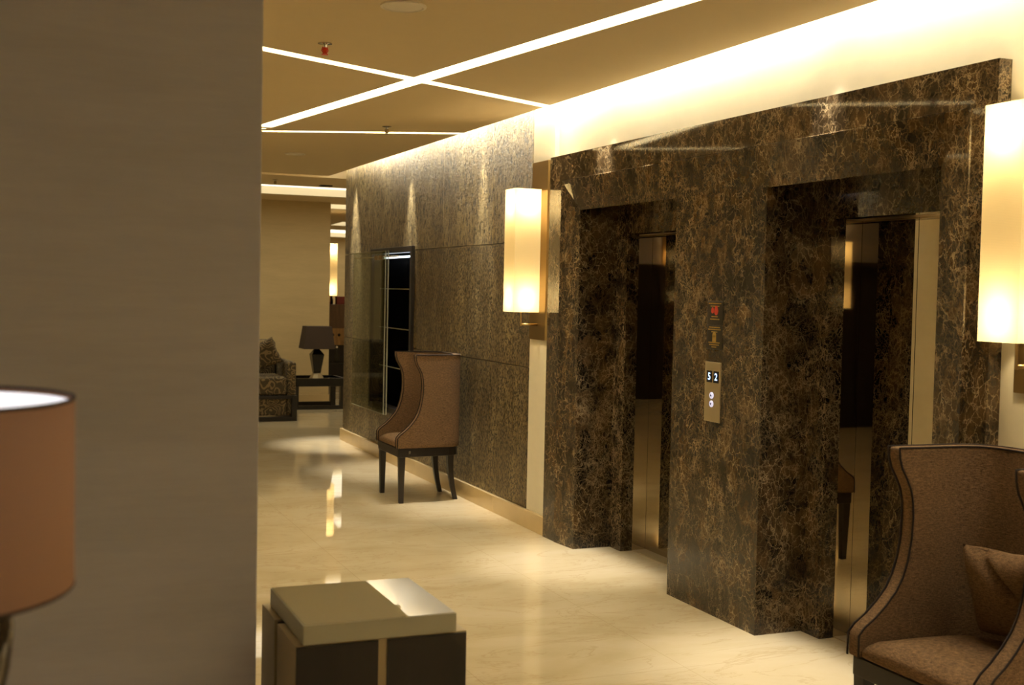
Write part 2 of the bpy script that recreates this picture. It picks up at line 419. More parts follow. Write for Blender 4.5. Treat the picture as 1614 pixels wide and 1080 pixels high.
# far / left / back enclosure
bm = new(); box(bm, -4, 9, 28.8, 29, 0, ZT); struct('wall_far', bm, M['column'])
bm = new(); box(bm, 8.8, 9, 12.5, 28.8, 0, ZT); struct('wall_east', bm, M['column'])
bm = new(); box(bm, -4.15, -4, -3, 29, 0, ZT); struct('wall_left', bm, M['cream'])
bm = new(); box(bm, -4, 3.9, -3.15, -3, 0, ZT); struct('wall_back', bm, M['pillar'])
bm = new(); box(bm, -0.1, 0.25, 7.9, 14.2, 0, ZC); box(bm, -0.1, 0.25, 4.4, 7.9, 2.28, ZC)
struct('wall_side', bm, M['cream'])
bm = new(); box(bm, -0.55, 0.577, 3.0, 4.3, 0, ZC); struct('wall_pillar', bm, M['pillar'], bevel=0.004)
bm = new(); box(bm, -0.55, 0.567, 4.3, 4.33, 0, 0.1); struct('baseboard_pillar', bm, M['base'])

# light plaster strip left of the portal, textured cladding, skirting
XT = 3.275
bm = new(); box(bm, XT, XW, 7.24, 7.585, 0, ZT); struct('trim_1', bm, M['cream'])
bm = new()
ys = [7.59, 8.30, 9.40, 10.46, 11.46, 12.48]; zs = [0.12, 1.08, 1.93, 2.98]
hole = (10.15, 11.40, 0.48, 1.94)
g = 0.003
for a in range(len(ys)-1):
    for b in range(len(zs)-1):
        y0, y1, z0, z1 = ys[a]+g, ys[a+1]-g, zs[b]+g, zs[b+1]-g
        cells = [(y0, y1, z0, z1)]
        if y1 > hole[0] and y0 < hole[1] and z1 > hole[2] and z0 < hole[3]:
            cells = []
            if y0 < hole[0]: cells.append((y0, hole[0], z0, z1))
            if y1 > hole[1]: cells.append((hole[1], y1, z0, z1))
            ya, yb = max(y0, hole[0]), min(y1, hole[1])
            if z0 < hole[2]: cells.append((ya, yb, z0, hole[2]))
            if z1 > hole[3]: cells.append((ya, yb, hole[3], z1))
        for (p, q, r, s) in cells:
            if q-p > 0.004 and s-r > 0.004: box(bm, XT, XW, p, q, r, s)
struct('trim_2', bm, M['textured'])
bm = new()
yy = 7.24
while yy < 12.47:
    y2 = min(yy+0.9, 12.50); box(bm, 3.25, XW, yy+0.0008, y2-0.0008, 0, 0.12); yy = y2
struct('baseboard_right', bm, M['base'], bevel=0.002)
bm = new(); box(bm, 3.285, XW, -3, 3.385, 0, 0.12); struct('baseboard_front', bm, M['base'])

# ------------------------------------------------------------------ marble lift portal
XP, XR, XI = 3.245, 3.247, 3.266
OUT = [(7.24, 0), (7.24, 2.455), (3.385, 2.455), (3.385, 0)]
RID = [(7.06, 0), (7.06, 2.298), (3.51, 2.298), (3.51, 0)]
INN = [(6.82, 0), (6.82, 2.10), (3.681, 2.10), (3.681, 0)]
bm = new()
RI2 = [(7.057, 0), (7.057, 2.294), (3.513, 2.294), (3.513, 0)]
loops = [(XW, OUT), (XP, OUT), (XR, RID), (XR-0.006, RI2), (XI, INN)]
def L3(x, pts): return [bm.verts.new((x, y, z)) for y, z in pts]
vl = [L3(x, p) for x, p in loops]
for a, b in zip(vl, vl[1:]):
    for i in range(3): bm.faces.new([a[i], a[i+1], b[i+1], b[i]])
# soffit and outer jambs to X=3.52
inn2 = L3(3.52, INN)
for i in range(3): bm.faces.new([vl[-1][i], vl[-1][i+1], inn2[i+1], inn2[i]])
# middle pier
PY0, PY1 = 4.818, 5.645
box(bm, 3.261, 3.66, PY0, PY1, 0, 2.10)
# inner step of each doorway
ZD = 1.957
for y0, y1 in ((PY1, 6.82), (3.681, PY0)):
    box(bm, 3.52, 3.60, y0, y0+0.14, 0, 2.12)
    box(bm, 3.52, 3.60, y1-0.145, y1+0.02, 0, 2.12)
    box(bm, 3.52, 3.60, y0+0.14, y1-0.145, ZD, 2.12)
struct('trim_3', bm, M['marble'])
for n, (y0, y1) in enumerate(((PY1, 6.82), (3.681, PY0)), 1):
    a, b = y0+0.14, y1-0.145; mid = (a+b)/2 if n == 1 else 4.29
    bm = new(); box(bm, 3.694, 3.72, a-0.08, mid-0.002, 0.006, ZD+0.02)
    d = struct('door_%d' % n, bm, M['mirror'])
    bm = new(); box(bm, 3.694, 3.72, mid+0.002, b+0.08, 0.006, ZD+0.02); obj('door_leaf', bm, M['mirror'], d)
    bm = new(); box(bm, 3.60, 3.693, b, b+0.03, 0, ZD); obj('steel_jamb', bm, M['mirrorj'], d)
    bm = new(); box(bm, 3.60, 3.693, a-0.03, a, 0, ZD); obj('steel_jamb', bm, M['mirrorj'], d)
    bm = new(); box(bm, 3.60, 3.72, a-0.02, b+0.02, ZD, ZD+0.04); obj('steel_head', bm, M['bronze'], d)
    bm = new(); box(bm, 3.605, 3.72, a, b, 0.0, 0.004); obj('door_sill', bm, M['champagne'], d)
bm = new(); box(bm, 3.75, 3.8, 3.5, 7.1, 0, 2.36); struct('wall_shaft', bm, M['black'])

# ------------------------------------------------------------------ landing signs and call panel
TR = (PI/2, 0, -PI/2)
def text_mesh(name, s, size, loc, m, parent):
    c = bpy.data.curves.new(name, 'FONT'); c.body = s; c.size = size; c.align_x = 'CENTER'; c.align_y = 'CENTER'; c.extrude = 0.0006; c.offset = 0.0006
    t = bpy.data.objects.new(name, c); COL.objects.link(t); bpy.context.view_layer.update()
    me = bpy.data.meshes.new_from_object(t.evaluated_get(bpy.context.evaluated_depsgraph_get()))
    bpy.data.objects.remove(t); me.materials.clear(); me.materials.append(m)
    o = bpy.data.objects.new(name, me); COL.objects.link(o); o.parent = parent; o.rotation_euler = TR; o.location = loc
    return o
def greek(bm, yc, z, wd, h, x=0.0):
    """a row of short unreadable strokes, as the photo shows them"""
    p = yc+wd/2; rnd = random.Random(int(z*10000))
    while p > yc-wd/2+0.003:
        l = min(rnd.uniform(0.004, 0.012), p-(yc-wd/2)); box(bm, x-0.0006, x, p-l+0.001, p, z-h/2, z+h/2); p -= l+0.0012
YC = 5.236
XF = 3.261
def sign(z0, z1, label, rows, kind):
    t = thing('notice_sign', label, 'sign', (XF, YC, z0))
    bm = new(); box(bm, -0.003, 0, -0.071, 0.071, 0, z1-z0); obj('sign_plate', bm, M['signblack'], t, bevel=0.001)
    h = 2 if kind == 'fire' else 3
    for part in (rows[:h], rows[h:]):
        bm = new()
        for z, wd in part: greek(bm, 0, z-z0, wd, 0.0055, -0.003)
        obj('lettering', bm, M['yellowink'], t)
    bm = new()
    if kind == 'fire':
        zz = 1.520-z0
        for yc, r in ((0.022, 0.013), (-0.012, 0.019)):      # two red flame-like discs
            n = 20; vs = [bm.verts.new((-0.0037, yc+r*math.sin(2*PI*i/n)*(0.85 if math.cos(2*PI*i/n) > 0 else 1), zz+r*1.25*math.cos(2*PI*i/n))) for i in range(n)]
            f = bm.faces.new(vs); ret = bmesh.ops.extrude_face_region(bm, geom=[f])
            for v in [e for e in ret['geom'] if isinstance(e, bmesh.types.BMVert)]: v.co.x += 0.0008
        obj('red_symbol', bm, M['redink'], t)
    else:
        zz = 1.388-z0
        box(bm, -0.0038, -0.003, -0.017, 0.017, zz-0.024, zz+0.008)
        n = 16; vs = [bm.verts.new((-0.0038, 0.017*math.sin(2*PI*i/n), zz+0.010+0.014*math.cos(2*PI*i/n))) for i in range(n)]
        f = bm.faces.new(vs); ret = bmesh.ops.extrude_face_region(bm, geom=[f])
        for v in [e for e in ret['geom'] if isinstance(e, bmesh.types.BMVert)]: v.co.x += 0.0008
        o = obj('figure_symbol', bm, M['yellowink'], t)
    return t
sign(1.4475, 1.567, 'upper black notice with two red symbols, above the call panel on the marble pier',
     [(1.554, 0.118), (1.541, 0.08), (1.489, 0.06), (1.476, 0.085)], 'fire')
sign(1.325, 1.4455, 'lower black notice with a yellow pictogram, directly above the call panel',
     [(1.436, 0.1), (1.425, 0.12), (1.413, 0.055), (1.360, 0.105), (1.349, 0.09), (1.338, 0.045)], 'man')
t = thing('call_panel', 'brushed metal lift call panel with blue digits 5 and 2 and two round buttons', 'control panel', (XF, YC, 0.965))
bm = new(); box(bm, -0.008, 0, -0.071, 0.071, 0, 0.298); obj('faceplate', bm, M['champagne'], t, bevel=0.002)
for yc, ch in ((0.026, '5'), (-0.036, '2')):
    bm = new(); box(bm, -0.0095, -0.008, yc-0.024, yc+0.024, 0.196, 0.254); s = obj('display', bm, M['black'], t)
    text_mesh('digit', ch, 0.05, (-0.0102, yc, 0.224), M['digit'], s)
for z, ch in ((0.132, 1), (0.090, -1)):
    bm = new(); lathe(bm, [(0.0165, 0), (0.0165, 0.004), (0.013, 0.006)], seg=24)
    bmesh.ops.rotate(bm, verts=bm.verts, matrix=Matrix.Rotation(-PI/2, 3, 'Y'))
    s = obj('button', bm, M['button'], t, smooth=False, loc=(-0.008, 0.0, z))
    bm = new(); vs = [bm.verts.new((-0.0068, y, zz*ch)) for y, zz in ((-0.008, -0.004), (0.008, -0.004), (0, 0.008))]
    f = bm.faces.new(vs); ret = bmesh.ops.extrude_face_region(bm, geom=[f])
    for v in [e for e in ret['geom'] if isinstance(e, bmesh.types.BMVert)]: v.co.x += 0.0008
    obj('arrow', bm, M['black'], s)

# ------------------------------------------------------------------ wall sconces
def sconce(y, x, label, rz=0, power=3.0):
    t = thing('wall_sconce', label, 'wall lamp', (x, y, 1.275), rz, None)
    bm = new(); box(bm, -0.018, 0, -0.128, 0.128, 0, 1.175); obj('backplate', bm, M['bronze'], t, bevel=0.002)
    bm = new(); tube(bm, [(-0.018, 0, 0.1), (-0.135, 0, 0.1)], 0.008); tube(bm, [(-0.135, 0, 0.09), (-0.135, 0, 0.5)], 0.006)
    tube(bm, [(-0.018, 0, 0.5), (-0.135, 0, 0.5)], 0.006); obj('arm', bm, M['bronze'], t, smooth=True)
    bm = new(); x0, x1, y0, y1, z0, z1 = -0.225, -0.045, -0.09, 0.09, 0.183, 0.985
    for (a, b) in (((x0, y0), (x1, y0)), ((x1, y0), (x1, y1)), ((x1, y1), (x0, y1)), ((x0, y1), (x0, y0))):
        bm.faces.new([bm.verts.new((a[0], a[1], z0)), bm.verts.new((b[0], b[1], z0)), bm.verts.new((b[0], b[1], z1)), bm.verts.new((a[0], a[1], z1))])
    bmesh.ops.remove_doubles(bm, verts=bm.verts, dist=1e-5)
    obj('lamp_shade', bm, M['shade'], t)
    for z in (0.33, 0.84):
        bm = new(); lathe(bm, [(0.012, -0.03), (0.02, -0.01), (0.024, 0.015), (0.012, 0.034)], (-0.135, 0, z), 12)
        obj('bulb', bm, M['white'], t, smooth=True)
        l = light('bulb_light', 'POINT', (-0.135, 0.0, z+(0.06 if z > 0.5 else -0.06)), power, (1.0, 0.76, 0.42), t, shadow_soft_size=0.02)
    return t
sconce(7.43, XT, 'tall glowing box-shaded wall sconce left of the marble lift portal')
sconce(3.178, XW, 'tall glowing wall sconce at the right edge, partly cut off beside the portal')
sconce(-0.2, XW, 'wall sconce on the right wall behind the camera')
sconce(-3.0, -1.95, 'glowing wall sconce on the back wall, seen only mirrored in the lift door', PI/2) if False else None
t = sconce(0, 0, 'glowing wall sconce on the back wall, mirrored in the right lift door'); t.location = (-1.95, -3.0, 1.275); t.rotation_euler = (0, 0, -PI/2)

# ------------------------------------------------------------------ cove downlights
for k, y in enumerate((-0.1, 2.2, 4.36, 6.47, 8.52, 10.25, 12.08)):
    lab = ['downlight ring in the cove near the wall sconce behind the camera', 'downlight ring in the cove over the near winged chair',
           'downlight ring in the cove above the right lift door', 'downlight ring in the cove above the left lift door',
           'downlight ring in the cove above the far winged chair', 'downlight ring in the cove above the display cabinet',
           'downlight ring in the cove at the end of the textured wall'][k]
    t = thing('downlight', lab, 'ceiling light', (3.196, y, 2.80))
    bm = new(); lathe(bm, [(0.030, 0.0), (0.042, 0.0), (0.042, 0.10), (0.030, 0.10), (0.030, 0.0)], seg=24, cap=False); obj('ring', bm, M['chrome'], t, smooth=False)
    bm = new(); box(bm, -0.06, 0.0, -0.01, 0.01, 0.055, 0.062); tube(bm, [(0, 0, 0.1), (0, 0, 0.185)], 0.008); obj('bracket', bm, M['chrome'], t)
    light('spot_light', 'SPOT', (0, 0, 0.02), K_SPOT*(1.0 if y < 11 else 1.6), (1.0, 0.93, 0.82), t, spot_size=math.radians(35), spot_blend=1.0, shadow_soft_size=0.025)

# ------------------------------------------------------------------ winged chair
PROF = [(0.41, 0.0), (0.486, 0.0), (0.512, 0.022), (0.541, 0.062), (0.58, 0.103), (0.624, 0.140), (0.67, 0.165), (0.727, 0.183),
        (0.80, 0.195), (0.869, 0.198), (0.915, 0.196), (0.963, 0.186), (1.0, 0.168), (1.034, 0.148), (1.07, 0.138), (1.104, 0.135)]
UB = 0.53                                   # depth of the shell
def halfw(u): return 0.28-0.02*min(1, u/0.4)
def plan(uf, off, n=40):
    """U-shaped plan from the right front tip round the back to the left front tip; local x = -(front) .. +back"""
    R = 0.17-off*0.6; ub = UB-off; pts = []
    hs = lambda u: halfw(u)-off
    us = ub-R
    side = [uf+(us-uf)*i/10 for i in range(11)]
    right = [(u, -hs(u)) for u in side]
    h = hs(us); arc = []
    for i in range(1, 13):
        a = (PI/2)*i/13.0
        e = 0.78
        arc.append((us+R*math.sin(a)**e, -(h-R)-R*math.cos(a)**e))
    back = [(ub, -(h-R)+2*(h-R)*i/6) for i in range(7)]
    half = right+arc
    return half+back+[(u, -y) for u, y in reversed(half)]
def chair(name, label, loc, rz=0, tagged=False):
    t = thing(name, label, 'chair', loc, rz, None)
    th = 0.05
    bm = new(); rings = []
    zz = []
    for i in range(len(PROF)-1):
        z0, u0 = PROF[i]; z1, u1 = PROF[i+1]; zz += [(z0, u0), ((z0+z1)/2, (u0+u1)/2)]
    zz.append(PROF[-1])
    for z, uf in zz:
        o = plan(uf, 0.0); n = plan(uf, th)
        loop = [(x, y, z) for x, y in o]+[(x, y, z) for x, y in reversed(n)]
        rings.append([bm.verts.new(p) for p in loop])
    N = len(rings[0])
    for a, b in zip(rings, rings[1:]):
        for i in range(N): bm.faces.new([a[i], a[(i+1) % N], b[(i+1) % N], b[i]])
    H = N//2
    for r in (rings[0], rings[-1]):
        for i in range(H-1): bm.faces.new([r[i], r[i+1], r[N-2-i], r[N-1-i]])
    sh = obj('backrest', bm, M['fabric'], t, smooth=True)
    b = sh.modifiers.new('bevel', 'BEVEL'); b.width = 0.010; b.segments = 3; b.limit_method = 'ANGLE'; b.angle_limit = math.radians(50)
    for off in (0.0, th):                   # dark piping on the outer and the inner edge
        bm = new(); sgn = 1 if off == 0 else -1
        e = 0.0005*sgn
        left, right = [], []
        for z, uf in zz:
            p = plan(uf, off)
            right.append((p[0][0]-0.0, p[0][1], z)); left.append((p[-1][0]-0.0, p[-1][1], z))
        top = [(x, y, 1.104) for x, y in plan(PROF[-1][1], off)]
        path = right+top[1:-1]+left[::-1]
        tube(bm, path, 0.0034, 6); obj('piping', bm, M['piping'], sh, smooth=True)
    # seat
    bm = new(); nx, ny = 16, 14; grid = []
    for i in range(nx+1):
        row = []
        for j in range(ny+1):
            u = i/nx; v = j/ny*2-1
            x = 0.006+u*(UB-th-0.016); hw = halfw(x)-th-0.002
            if x > 0.34: hw *= math.sqrt(max(0.0, 1-((x-0.34)/0.19)**2))*0.999
            hw = max(hw, 0.02)
            z = 0.462+0.028*(1-v*v*v*v)*math.sin(PI*min(1, 0.18+u*0.75))-0.022*max(0, 1-u*nx/1.5)
            row.append(bm.verts.new((x, v*hw, z)))
        grid.append(row)
    for i in range(nx):
        for j in range(ny): bm.faces.new([grid[i][j], grid[i+1][j], grid[i+1][j+1], grid[i][j+1]])
    rim = [grid[0][j] for j in range(ny+1)]+[grid[i][ny] for i in range(1, nx+1)]+[grid[nx][j] for j in range(ny-1, -1, -1)]+[grid[i][0] for i in range(nx-1, 0, -1)]
    lo = [bm.verts.new((v.co.x, v.co.y, 0.412)) for v in rim]
    for i in range(len(rim)): bm.faces.new([rim[i], rim[(i+1) % len(rim)], lo[(i+1) % len(rim)], lo[i]])
    bm.faces.new(lo)
    s = obj('seat', bm, M['fabric'], t, smooth=True); b = s.modifiers.new('bevel', 'BEVEL'); b.width = 0.012; b.segments = 3; b.limit_method = 'ANGLE'; b.angle_limit = math.radians(50)
    # apron
    bm = new(); pl = plan(0.012, 0.012)
    prism(bm, [(x, y) for x, y in pl], 0.345, 0.409); obj('seat_frame', bm, M['darkwood'], t, bevel=0.003)
    for sy in (-1, 1):
        bm = new(); frustum(bm, (0.042, sy*0.246), 0.017, 0.017, 0, 0.024, 0.024, 0.346); obj('leg', bm, M['darkwood'], t, bevel=0.003)
        bm = new(); z = [0, 0.1, 0.2, 0.28, 0.346]; xo = [0.0, -0.025, -0.042, -0.048, -0.048]; w_ = [0.015, 0.017, 0.019, 0.022, 0.024]
        prev = None
        for zi, xi, wi in zip(z, xo, w_):
            q = [bm.verts.new((0.495+xi+a*wi, sy*0.178+b_*wi, zi)) for a, b_ in ((-1, -1), (1, -1), (1, 1), (-1, 1))]
            if prev is None: bm.faces.new(q[::-1])
            else:
                for k in range(4): bm.faces.new([prev[k], prev[(k+1) % 4], q[(k+1) % 4], q[k]])
            prev = q
        bm.faces.new(prev); obj('leg', bm, M['darkwood'], t, bevel=0.002)
    if tagged:
        bm = new(); box(bm, 0.088, 0.104, -0.2725, -0.270, 0.372, 0.392); box(bm, 0.088, 0.094, -0.2725, -0.270, 0.360, 0.373)
        o = obj('frame_tag', bm, M['chrome'], t); o['label'] = 'small silver tag on the dark frame'
    return t
c1 = chair('winged_chair', 'brown high-backed winged chair on dark legs standing by the textured wall', (2.682, 8.91, 0), 0, True)
c2 = chair('winged_chair', 'large brown winged chair with a cushion at the lower right, in front of the lift', (2.602, 2.982, 0), 0); c2.scale = (1, 1.13, 1)

# cushion on the near chair
def pillow(name, m, sx, sz, puff, crease=True, n=26):
    bm = new(); top, bot = [], []
    for side, store in ((1, top), (-1, bot)):
        for i in range(n+1):
            row = []
            for j in range(n+1):
                a, b = i/n*2-1, j/n*2-1
                pin = 1-0.10*(1-abs(a))*abs(b)**3-0.0; pin2 = 1-0.10*(1-abs(b))*abs(a)**3
                h = puff*((1-a**4)*(1-b**4))**0.55
                if crease and side > 0:
                    d = (a*0.75+b*0.66-0.28); h -= puff*0.75*math.exp(-(d/0.09)**2)*(1-a*a)*(0.4+0.6*(1-b*b))
                    d2 = (a*0.95-b*0.3-0.45); h -= puff*0.5*math.exp(-(d2/0.08)**2)*(1-b*b)*(1-a*a)
                row.append(bm.verts.new((side*h, a*sx*pin2, b*sz*pin)))
            store.append(row)
    for st in (top, bot):
        for i in range(n):
            for j in range(n): bm.faces.new([st[i][j], st[i+1][j], st[i+1][j+1], st[i][j+1]])
    bmesh.ops.remove_doubles(bm, verts=bm.verts, dist=0.0005)
    return obj(name, bm, m, smooth=True)
p = pillow('cushion', M['fabric'], 0.165, 0.155, 0.065)
p.location = (2.985, 2.965, 0.655); p.rotation_euler = (0.05, 0.28, PI+0.14)
tag(p, 'rumpled brown woven cushion leaning inside the near winged chair', 'cushion')

# ------------------------------------------------------------------ foreground glass-topped side table
t = thing('side_table', 'square glass-topped stand with dark front panels on a metal body, bottom centre', 'side table', (0.846, 3.04, 0))
KT = 0.762
def lk(bm, x0, x1, y0, y1, z0, z1):
    zz = lambda z: 1.6-KT*(1.6-z) if z > 0.1 else z
    box(bm, x0*KT-0.846, x1*KT-0.846, y0*KT-3.04, y1*KT-3.04, zz(z0), zz(z1))
bm = new(); lk(bm, 0.834, 1.400, 3.712, 3.983, 0.03, 0.485); obj('body', bm, M['champagne'], t, bevel=0.0015)
bm = new(); lk(bm, 0.836, 1.400, 4.032, 4.25, 0.03, 0.485); obj('body', bm, M['champagne'], t, bevel=0.0015)
bm = new(); lk(bm, 0.846, 1.37, 3.9835, 4.0315, 0.03, 0.478); obj('gap_shade', bm, M['black'], t)  # black filler standing in for the shade inside the gap
for x0, x1 in ((0.836, 1.099), (1.130, 1.396)):
    xr = max(x0, 0.858)
    bm = new(); lk(bm, x0, x1, 3.704, 3.7115, 0.03, 0.481); obj('front_panel', bm, M['darkwood'], t)
    bm = new(); lk(bm, xr, x1, 4.2505, 4.256, 0.03, 0.47); obj('rear_panel', bm, M['darkwood'], t)
bm = new(); lk(bm, 0.87, 1.36, 3.76, 4.2, 0.0, 0.03); obj('plinth', bm, M['black'], t)
bm = new(); lk(bm, 0.857, 1.360, 3.702, 4.213, 0.487, 0.5485); gt = obj('glass_block', bm, M['edgeglass'], t, bevel=0.0015)
bm = new(); lk(bm, 0.861, 1.356, 3.706, 4.209, 0.5487, 0.5500); obj('glass_top', bm, M['topglass'], gt)

# ------------------------------------------------------------------ foreground lamp on its console
LX, LY = -0.099, 1.50
t = thing('console_table', 'dark wooden console carrying the drum-shaded lamp', 'table', (-0.30, 1.50, 0))
bm = new(); box(bm, -0.45, 0.45, -0.2, 0.2, 0.70, 0.75); obj('tabletop', bm, M['darkwood'], t, bevel=0.003)
for sx in (-0.42, 0.42):
    for sy in (-0.17, 0.17):
        bm = new(); box(bm, sx-0.02, sx+0.02, sy-0.02, sy+0.02, 0, 0.70); obj('leg', bm, M['darkwood'], t)
t = thing('table_lamp', 'brown drum-shaded table lamp with a dark glazed base at the lower left', 'table lamp', (LX, LY, 0.751))
bm = new(); lathe(bm, [(0.07, 0), (0.075, 0.012), (0.05, 0.03), (0.052, 0.10), (0.070, 0.22), (0.092, 0.34), (0.107, 0.41), (0.111, 0.455), (0.103, 0.485), (0.07, 0.505), (0.018, 0.515)], seg=48)
obj('base', bm, M['vase'], t, smooth=True)
bm = new(); tube(bm, [(0, 0, 0.51), (0, 0, 0.69)], 0.008); obj('stem', bm, M['bronze'], t)
bm = new(); lathe(bm, [(0.175, 0.501), (0.175, 0.716), (0.1725, 0.716), (0.1725, 0.501), (0.175, 0.501)], seg=72, cap=False)
sh = obj('lamp_shade', bm, M['brownshade'], t, smooth=False)
for q in sh.data.polygons: q.use_smooth = abs(q.normal.z) < 0.5
for z in (0.5015, 0.7155):
    bm = new()
    tube(bm, [(0.174*math.cos(a), 0.174*math.sin(a), z) for a in [2*PI*i/72 for i in range(73)]], 0.0022, 6); obj('trim', bm, M['piping'], sh, smooth=True)
bm = new(); lathe(bm, [(0.16, 0.706), (0.172, 0.706), (0.172, 0.710), (0.16, 0.710)], seg=60); d = obj('diffuser', bm, M['disc'], t); d['label'] = 'white diffuser disc closing the top'
light('bulb_light', 'POINT', (0, 0, 0.578), 1.8, (1.0, 0.86, 0.74), t, shadow_soft_size=0.03)

# ------------------------------------------------------------------ display cabinet in the textured wall
t = thing('display_cabinet', 'dark framed display niche with sliding glass and shelves in the textured wall', 'cabinet', (3.275, 10.775, 0.455))
Y0, Y1, ZZ = -0.65, 0.65, 1.51
bm = new()
box(bm, -0.03, 0.06, Y0, Y0+0.05, 0, ZZ); box(bm, -0.03, 0.06, Y1-0.05, Y1, 0, ZZ)
box(bm, -0.03, 0.06, Y0+0.05, Y1-0.05, 0, 0.05); box(bm, -0.03, 0.06, Y0+0.05, Y1-0.05, ZZ-0.05, ZZ)
obj('frame', bm, M['darkwood'], t, bevel=0.002)
bm = new()
box(bm, 0.33, 0.34, Y0+0.03, Y1-0.03, 0.03, ZZ-0.03)
box(bm, 0.0605, 0.33, Y0+0.03, Y0+0.045, 0.03, ZZ-0.03); box(bm, 0.0605, 0.33, Y1-0.045, Y1-0.03, 0.03, ZZ-0.03)
box(bm, 0.0605, 0.33, Y0+0.045, Y1-0.045, 0.03, 0.045); box(bm, 0.0605, 0.33, Y0+0.045, Y1-0.045, ZZ-0.045, ZZ-0.03)
obj('lining', bm, M['black'], t)
for z in (0.40, 0.765, 1.13):
    bm = new(); box(bm, 0.065, 0.32, Y0+0.05, Y1-0.05, z, z+0.008); s = obj('shelf', bm, M['glass'], t); s['label'] = 'clear glass shelf'
    bm = new(); box(bm, 0.060, 0.0648, Y0+0.05, Y1-0.05, z, z+0.008); obj('shelf_edge', bm, M['edgeglass'], s)
bm = new(); box(bm, 0.07, 0.085, Y0+0.08, Y1-0.1, ZZ-0.09, ZZ-0.075); obj('light_strip', bm, M['cabled'], t)
bm = new(); tube(bm, [(-0.055, Y0+0.3, ZZ-0.085), (-0.055, 1.12, ZZ-0.085)], 0.006); obj('rail', bm, M['chrome'], t, smooth=True)
for (x, a, b) in ((-0.062, 0.02, 1.12), (-0.048, -0.02, 0.42)):
    bm = new(); box(bm, x-0.004, x+0.004, a, b, -0.02, ZZ-0.03); s = obj('glass_door', bm, M['glass'], t)
    bm = new(); box(bm, x-0.0045, x+0.0045, a-0.002, a+0.004, -0.02, ZZ-0.03); box(bm, x-0.0045, x+0.0045, a, b, ZZ-0.032, ZZ-0.028); box(bm, x-0.0045, x+0.0045, a, b, -0.022, -0.018); obj('polished_edge', bm, M['edgeglass'], s)
    for yy in (a+0.18, a+0.32):
        bm = new(); box(bm, x-0.012, x+0.012, yy-0.02, yy+0.02, ZZ-0.11, ZZ-0.07); obj('clamp', bm, M['bronze'], s)

# ------------------------------------------------------------------ far sitting area
bm = new(); box(bm, 1.5, 4.17, 16.7, 18.2, 0, ZC); struct('wall_column', bm, M['column'])
bm = new(); box(bm, 1.48, 4.19, 16.66, 16.7, 0, 0.10); box(bm, 4.17, 4.19, 16.7, 18.2, 0, 0.10); struct('baseboard_column', bm, M['base'])
bm = new(); box(bm, 3.2, 4.50, 18.35, 19.6, 0, ZC); struct('wall_pier', bm, M['column'])
t = sconce(0, 0, 'glowing wall sconce in the far hall just right of the column'); t.location = (4.50, 18.55, 1.275); t.rotation_euler = (0, 0, PI)

t = thing('sofa', 'paisley upholstered sofa with dark wood frame, partly hidden by the pillar', 'sofa', (2.2, 14.8, 0))
ox, oy = -2.2, -14.8
bm = new(); lb(bm, 1.335, 3.095, 14.40, 15.26, 0.06, 0.30); obj('seat_base', bm, M['paisley'], t, bevel=0.02)
bm = new(); lb(bm, 1.335, 3.095, 14.37, 15.01, 0.302, 0.52); obj('seat_cushion', bm, M['paisley'], t, bevel=0.04, seg=4)
bm = new(); lb(bm, 1.34, 3.09, 15.02, 15.30, 0.30, 0.93); obj('backrest', bm, M['paisley'], t, bevel=0.05, seg=4)
for x0, x1 in ((1.22, 1.33), (3.10, 3.21)):
    bm = new(); lb(bm, x0, x1, 14.395, 15.215, 0.055, 0.70); obj('armrest', bm, M['paisley'], t, bevel=0.04, seg=4)
bm = new()
for x in (1.22, 3.145):
    lb(bm, x, x+0.06, 14.33, 14.39, 0, 0.30); lb(bm, x, x+0.06, 15.22, 15.28, 0, 0.30)
    lb(bm, x, x+0.06, 14.39, 15.22, 0.0, 0.05)
lb(bm, 1.28, 3.145, 14.33, 14.39, 0.0, 0.05); lb(bm, 1.28, 3.145, 14.34, 14.37, 0.26, 0.30)
obj('wood_frame', bm, M['darkwood'], t, bevel=0.003)
p = pillow('cushion', M['paisley'], 0.17, 0.17, 0.07, False)
p.location = (2.88, 14.66, 0.77); p.rotation_euler = (0, 0, 0)
p.rotation_euler = Matrix.LocRotScale(None, (Matrix.Rotation(-PI/2-0.25, 3, 'Z') @ Matrix.Rotation(0.25, 3, 'Y') @ Matrix.Rotation(0.42, 3, 'X')), None).to_euler()
tag(p, 'paisley scatter cushion tilted against the sofa arm', 'cushion')

t = thing('end_table', 'low black end table between the sofa and the textured wall', 'end table', (3.8, 15.85, 0))
ox, oy = -3.8, -15.85
bm = new(); lb(bm, 3.46, 4.11, 15.62, 16.18, 0.335, 0.375); lb(bm, 3.46, 4.11, 15.60, 15.64, 0.30, 0.405); lb(bm, 3.46, 4.11, 16.16, 16.20, 0.30, 0.405)
lb(bm, 3.44, 3.48, 15.60, 16.20, 0.30, 0.405); lb(bm, 4.09, 4.13, 15.60, 16.20, 0.30, 0.405); obj('tabletop', bm, M['black'], t)
for x in (3.44, 4.06):
    for y in (15.60, 16.13):
        bm = new(); lb(bm, x, x+0.07, y, y+0.07, 0.0, 0.30); obj('leg', bm, M['darkwood'], t)
bm = new(); lb(bm, 3.51, 4.06, 15.60, 15.64, 0, 0.05); obj('base_rail', bm, M['darkwood'], t)
bm = new(); lb(bm, 3.51, 4.06, 16.16, 16.20, 0, 0.05); obj('base_rail', bm, M['darkwood'], t)
t = thing('table_lamp', 'table lamp with a tapered dark brown shade on the black end table', 'table lamp', (3.79, 15.82, 0.376))
bm = new(); lathe(bm, [(0.10, 0), (0.095, 0.02), (0.065, 0.07), (0.05, 0.085)], seg=8); obj('foot', bm, M['champagne'], t)
